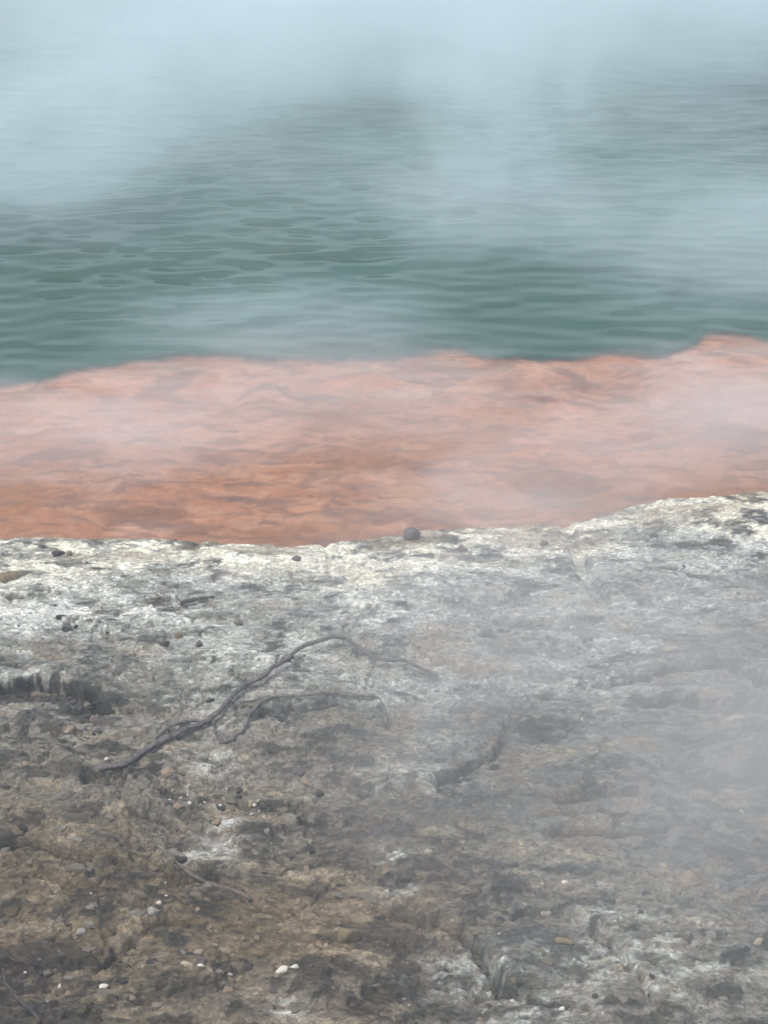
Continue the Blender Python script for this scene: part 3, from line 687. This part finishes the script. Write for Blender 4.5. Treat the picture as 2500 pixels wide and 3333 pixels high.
def steam(x, y, z, rx, ry, rz, dens, seed, label, tint=COOL, ns=1.3, lo=.35, hi=.65, squash=(1, 1, 1)):
    bm = bmesh.new(); bmesh.ops.create_icosphere(bm, subdivisions=3, radius=1); me = bpy.data.meshes.new('steam'); bm.to_mesh(me); bm.free()
    o = bpy.data.objects.new('steam', me); C.objects.link(o); o.location = (x, y, z); o.scale = (rx, ry, rz)
    me.materials.append(steam_mat(seed, dens, ns, tint, lo, hi, squash)); tag(o, label, 'steam', None, 'stuff'); return o
def ray(fx, fy, yy):
    X = (fx - .5) * 2 * TH * .75; Y = (.5 - fy) * 2 * TH; a = R(PITCH)
    dy = math.cos(a) - Y * math.sin(a); dz = math.sin(a) + Y * math.cos(a); t = yy / dy
    return X * t, yy, CAM_H + dz * t
STEAM = [
 # fx, fy, y, rx, ry, rz, density
 (.86, .14, 9.0, 1.8, 1.0, .5, 1.2, COOL, 'thin steam over the water at right beyond the veil', 2.2),
 (.46, .10, 10.0, 1.6, 1.0, .5, 1.2, COOL, 'thin steam over the far middle of the pool', 2.2),
 (.50, -.02, 12.0, 6.5, 3.6, 2.2, 1.4, COOL, 'broad bank of steam over the far water', 3.0),
 (.05, .13, 7.4, .98, .9, .85, 2.2, COOL, 'dense steam cloud rising over the water at upper left', 1.2),
 (.24, .06, 8.6, 1.2, .9, .75, 2.0, COOL, 'pale steam behind the dense cloud at upper left', 1.5),
 (.66, .08, 7.8, .80, .7, .95, 1.9, COOL, 'dense steam plume rising over the water at upper centre', 1.4),
 (.48, .02, 9.5, 1.6, 1.0, .80, 2.2, COOL, 'steam cloud behind the upper centre plume', 1.7),
 (.90, .0, 9.5, 1.6, 1.0, .9, 2.2, COOL, 'steam cloud over the far water at upper right', 1.6),
 (.98, .24, 6.6, 1.2, .9, .6, 1.6, COOL, 'veil of steam over the water at right', 1.8),
 (.36, .315, 5.9, 1.1, .5, .24, 1.6, COOL, 'low veil of steam on the water before the orange shelf', 1.8),
 (.64, .20, 6.9, .9, .6, .40, 1.5, COOL, 'thin steam under the upper centre plume', 1.7),
 (.40, .20, 8.0, 2.6, 1.8, .55, .9, COOL, 'patchy thin steam over the middle of the pool', 4.0),
(.10, .43, 4.9, 1.05, .5, .36, 2.0, WHITE, 'wisp of steam over the orange shallows at left', 1.8),
 (.45, .39, 5.2, 1.3, .6, .28, 1.5, WHITE, 'faint steam over the middle of the orange shallows', 2.6),
 (.97, .42, 5.0, .95, .6, .42, 2.5, WHITE, 'steam drifting over the orange shallows at right', 1.7),
 (.68, .485, 4.5, .9, .5, .32, 2.0, WHITE, 'thin steam over the shore right of the round rock', 1.8),
 (1.00, .76, 2.8, .60, .7, .42, 1.7, NEUT, 'grey steam drifting low over the ground at right', 1.3),
 (.84, .73, 3.0, 1.35, 1.2, .55, 1.15, NEUT, 'thin steam over the ledges right of centre', 1.0),
 (.55, .61, 3.8, 1.2, .7, .34, 1.2, NEUT, 'faint steam over the bend of the long root', 1.8),
]
for i, (fx, fy, yy, rx, ry, rz, dn, tn, lb, ns) in enumerate(STEAM):
    x, y, z = ray(fx, fy, yy); steam(x, y, z, rx, ry, rz, dn, i + 1, lb, tn, ns)
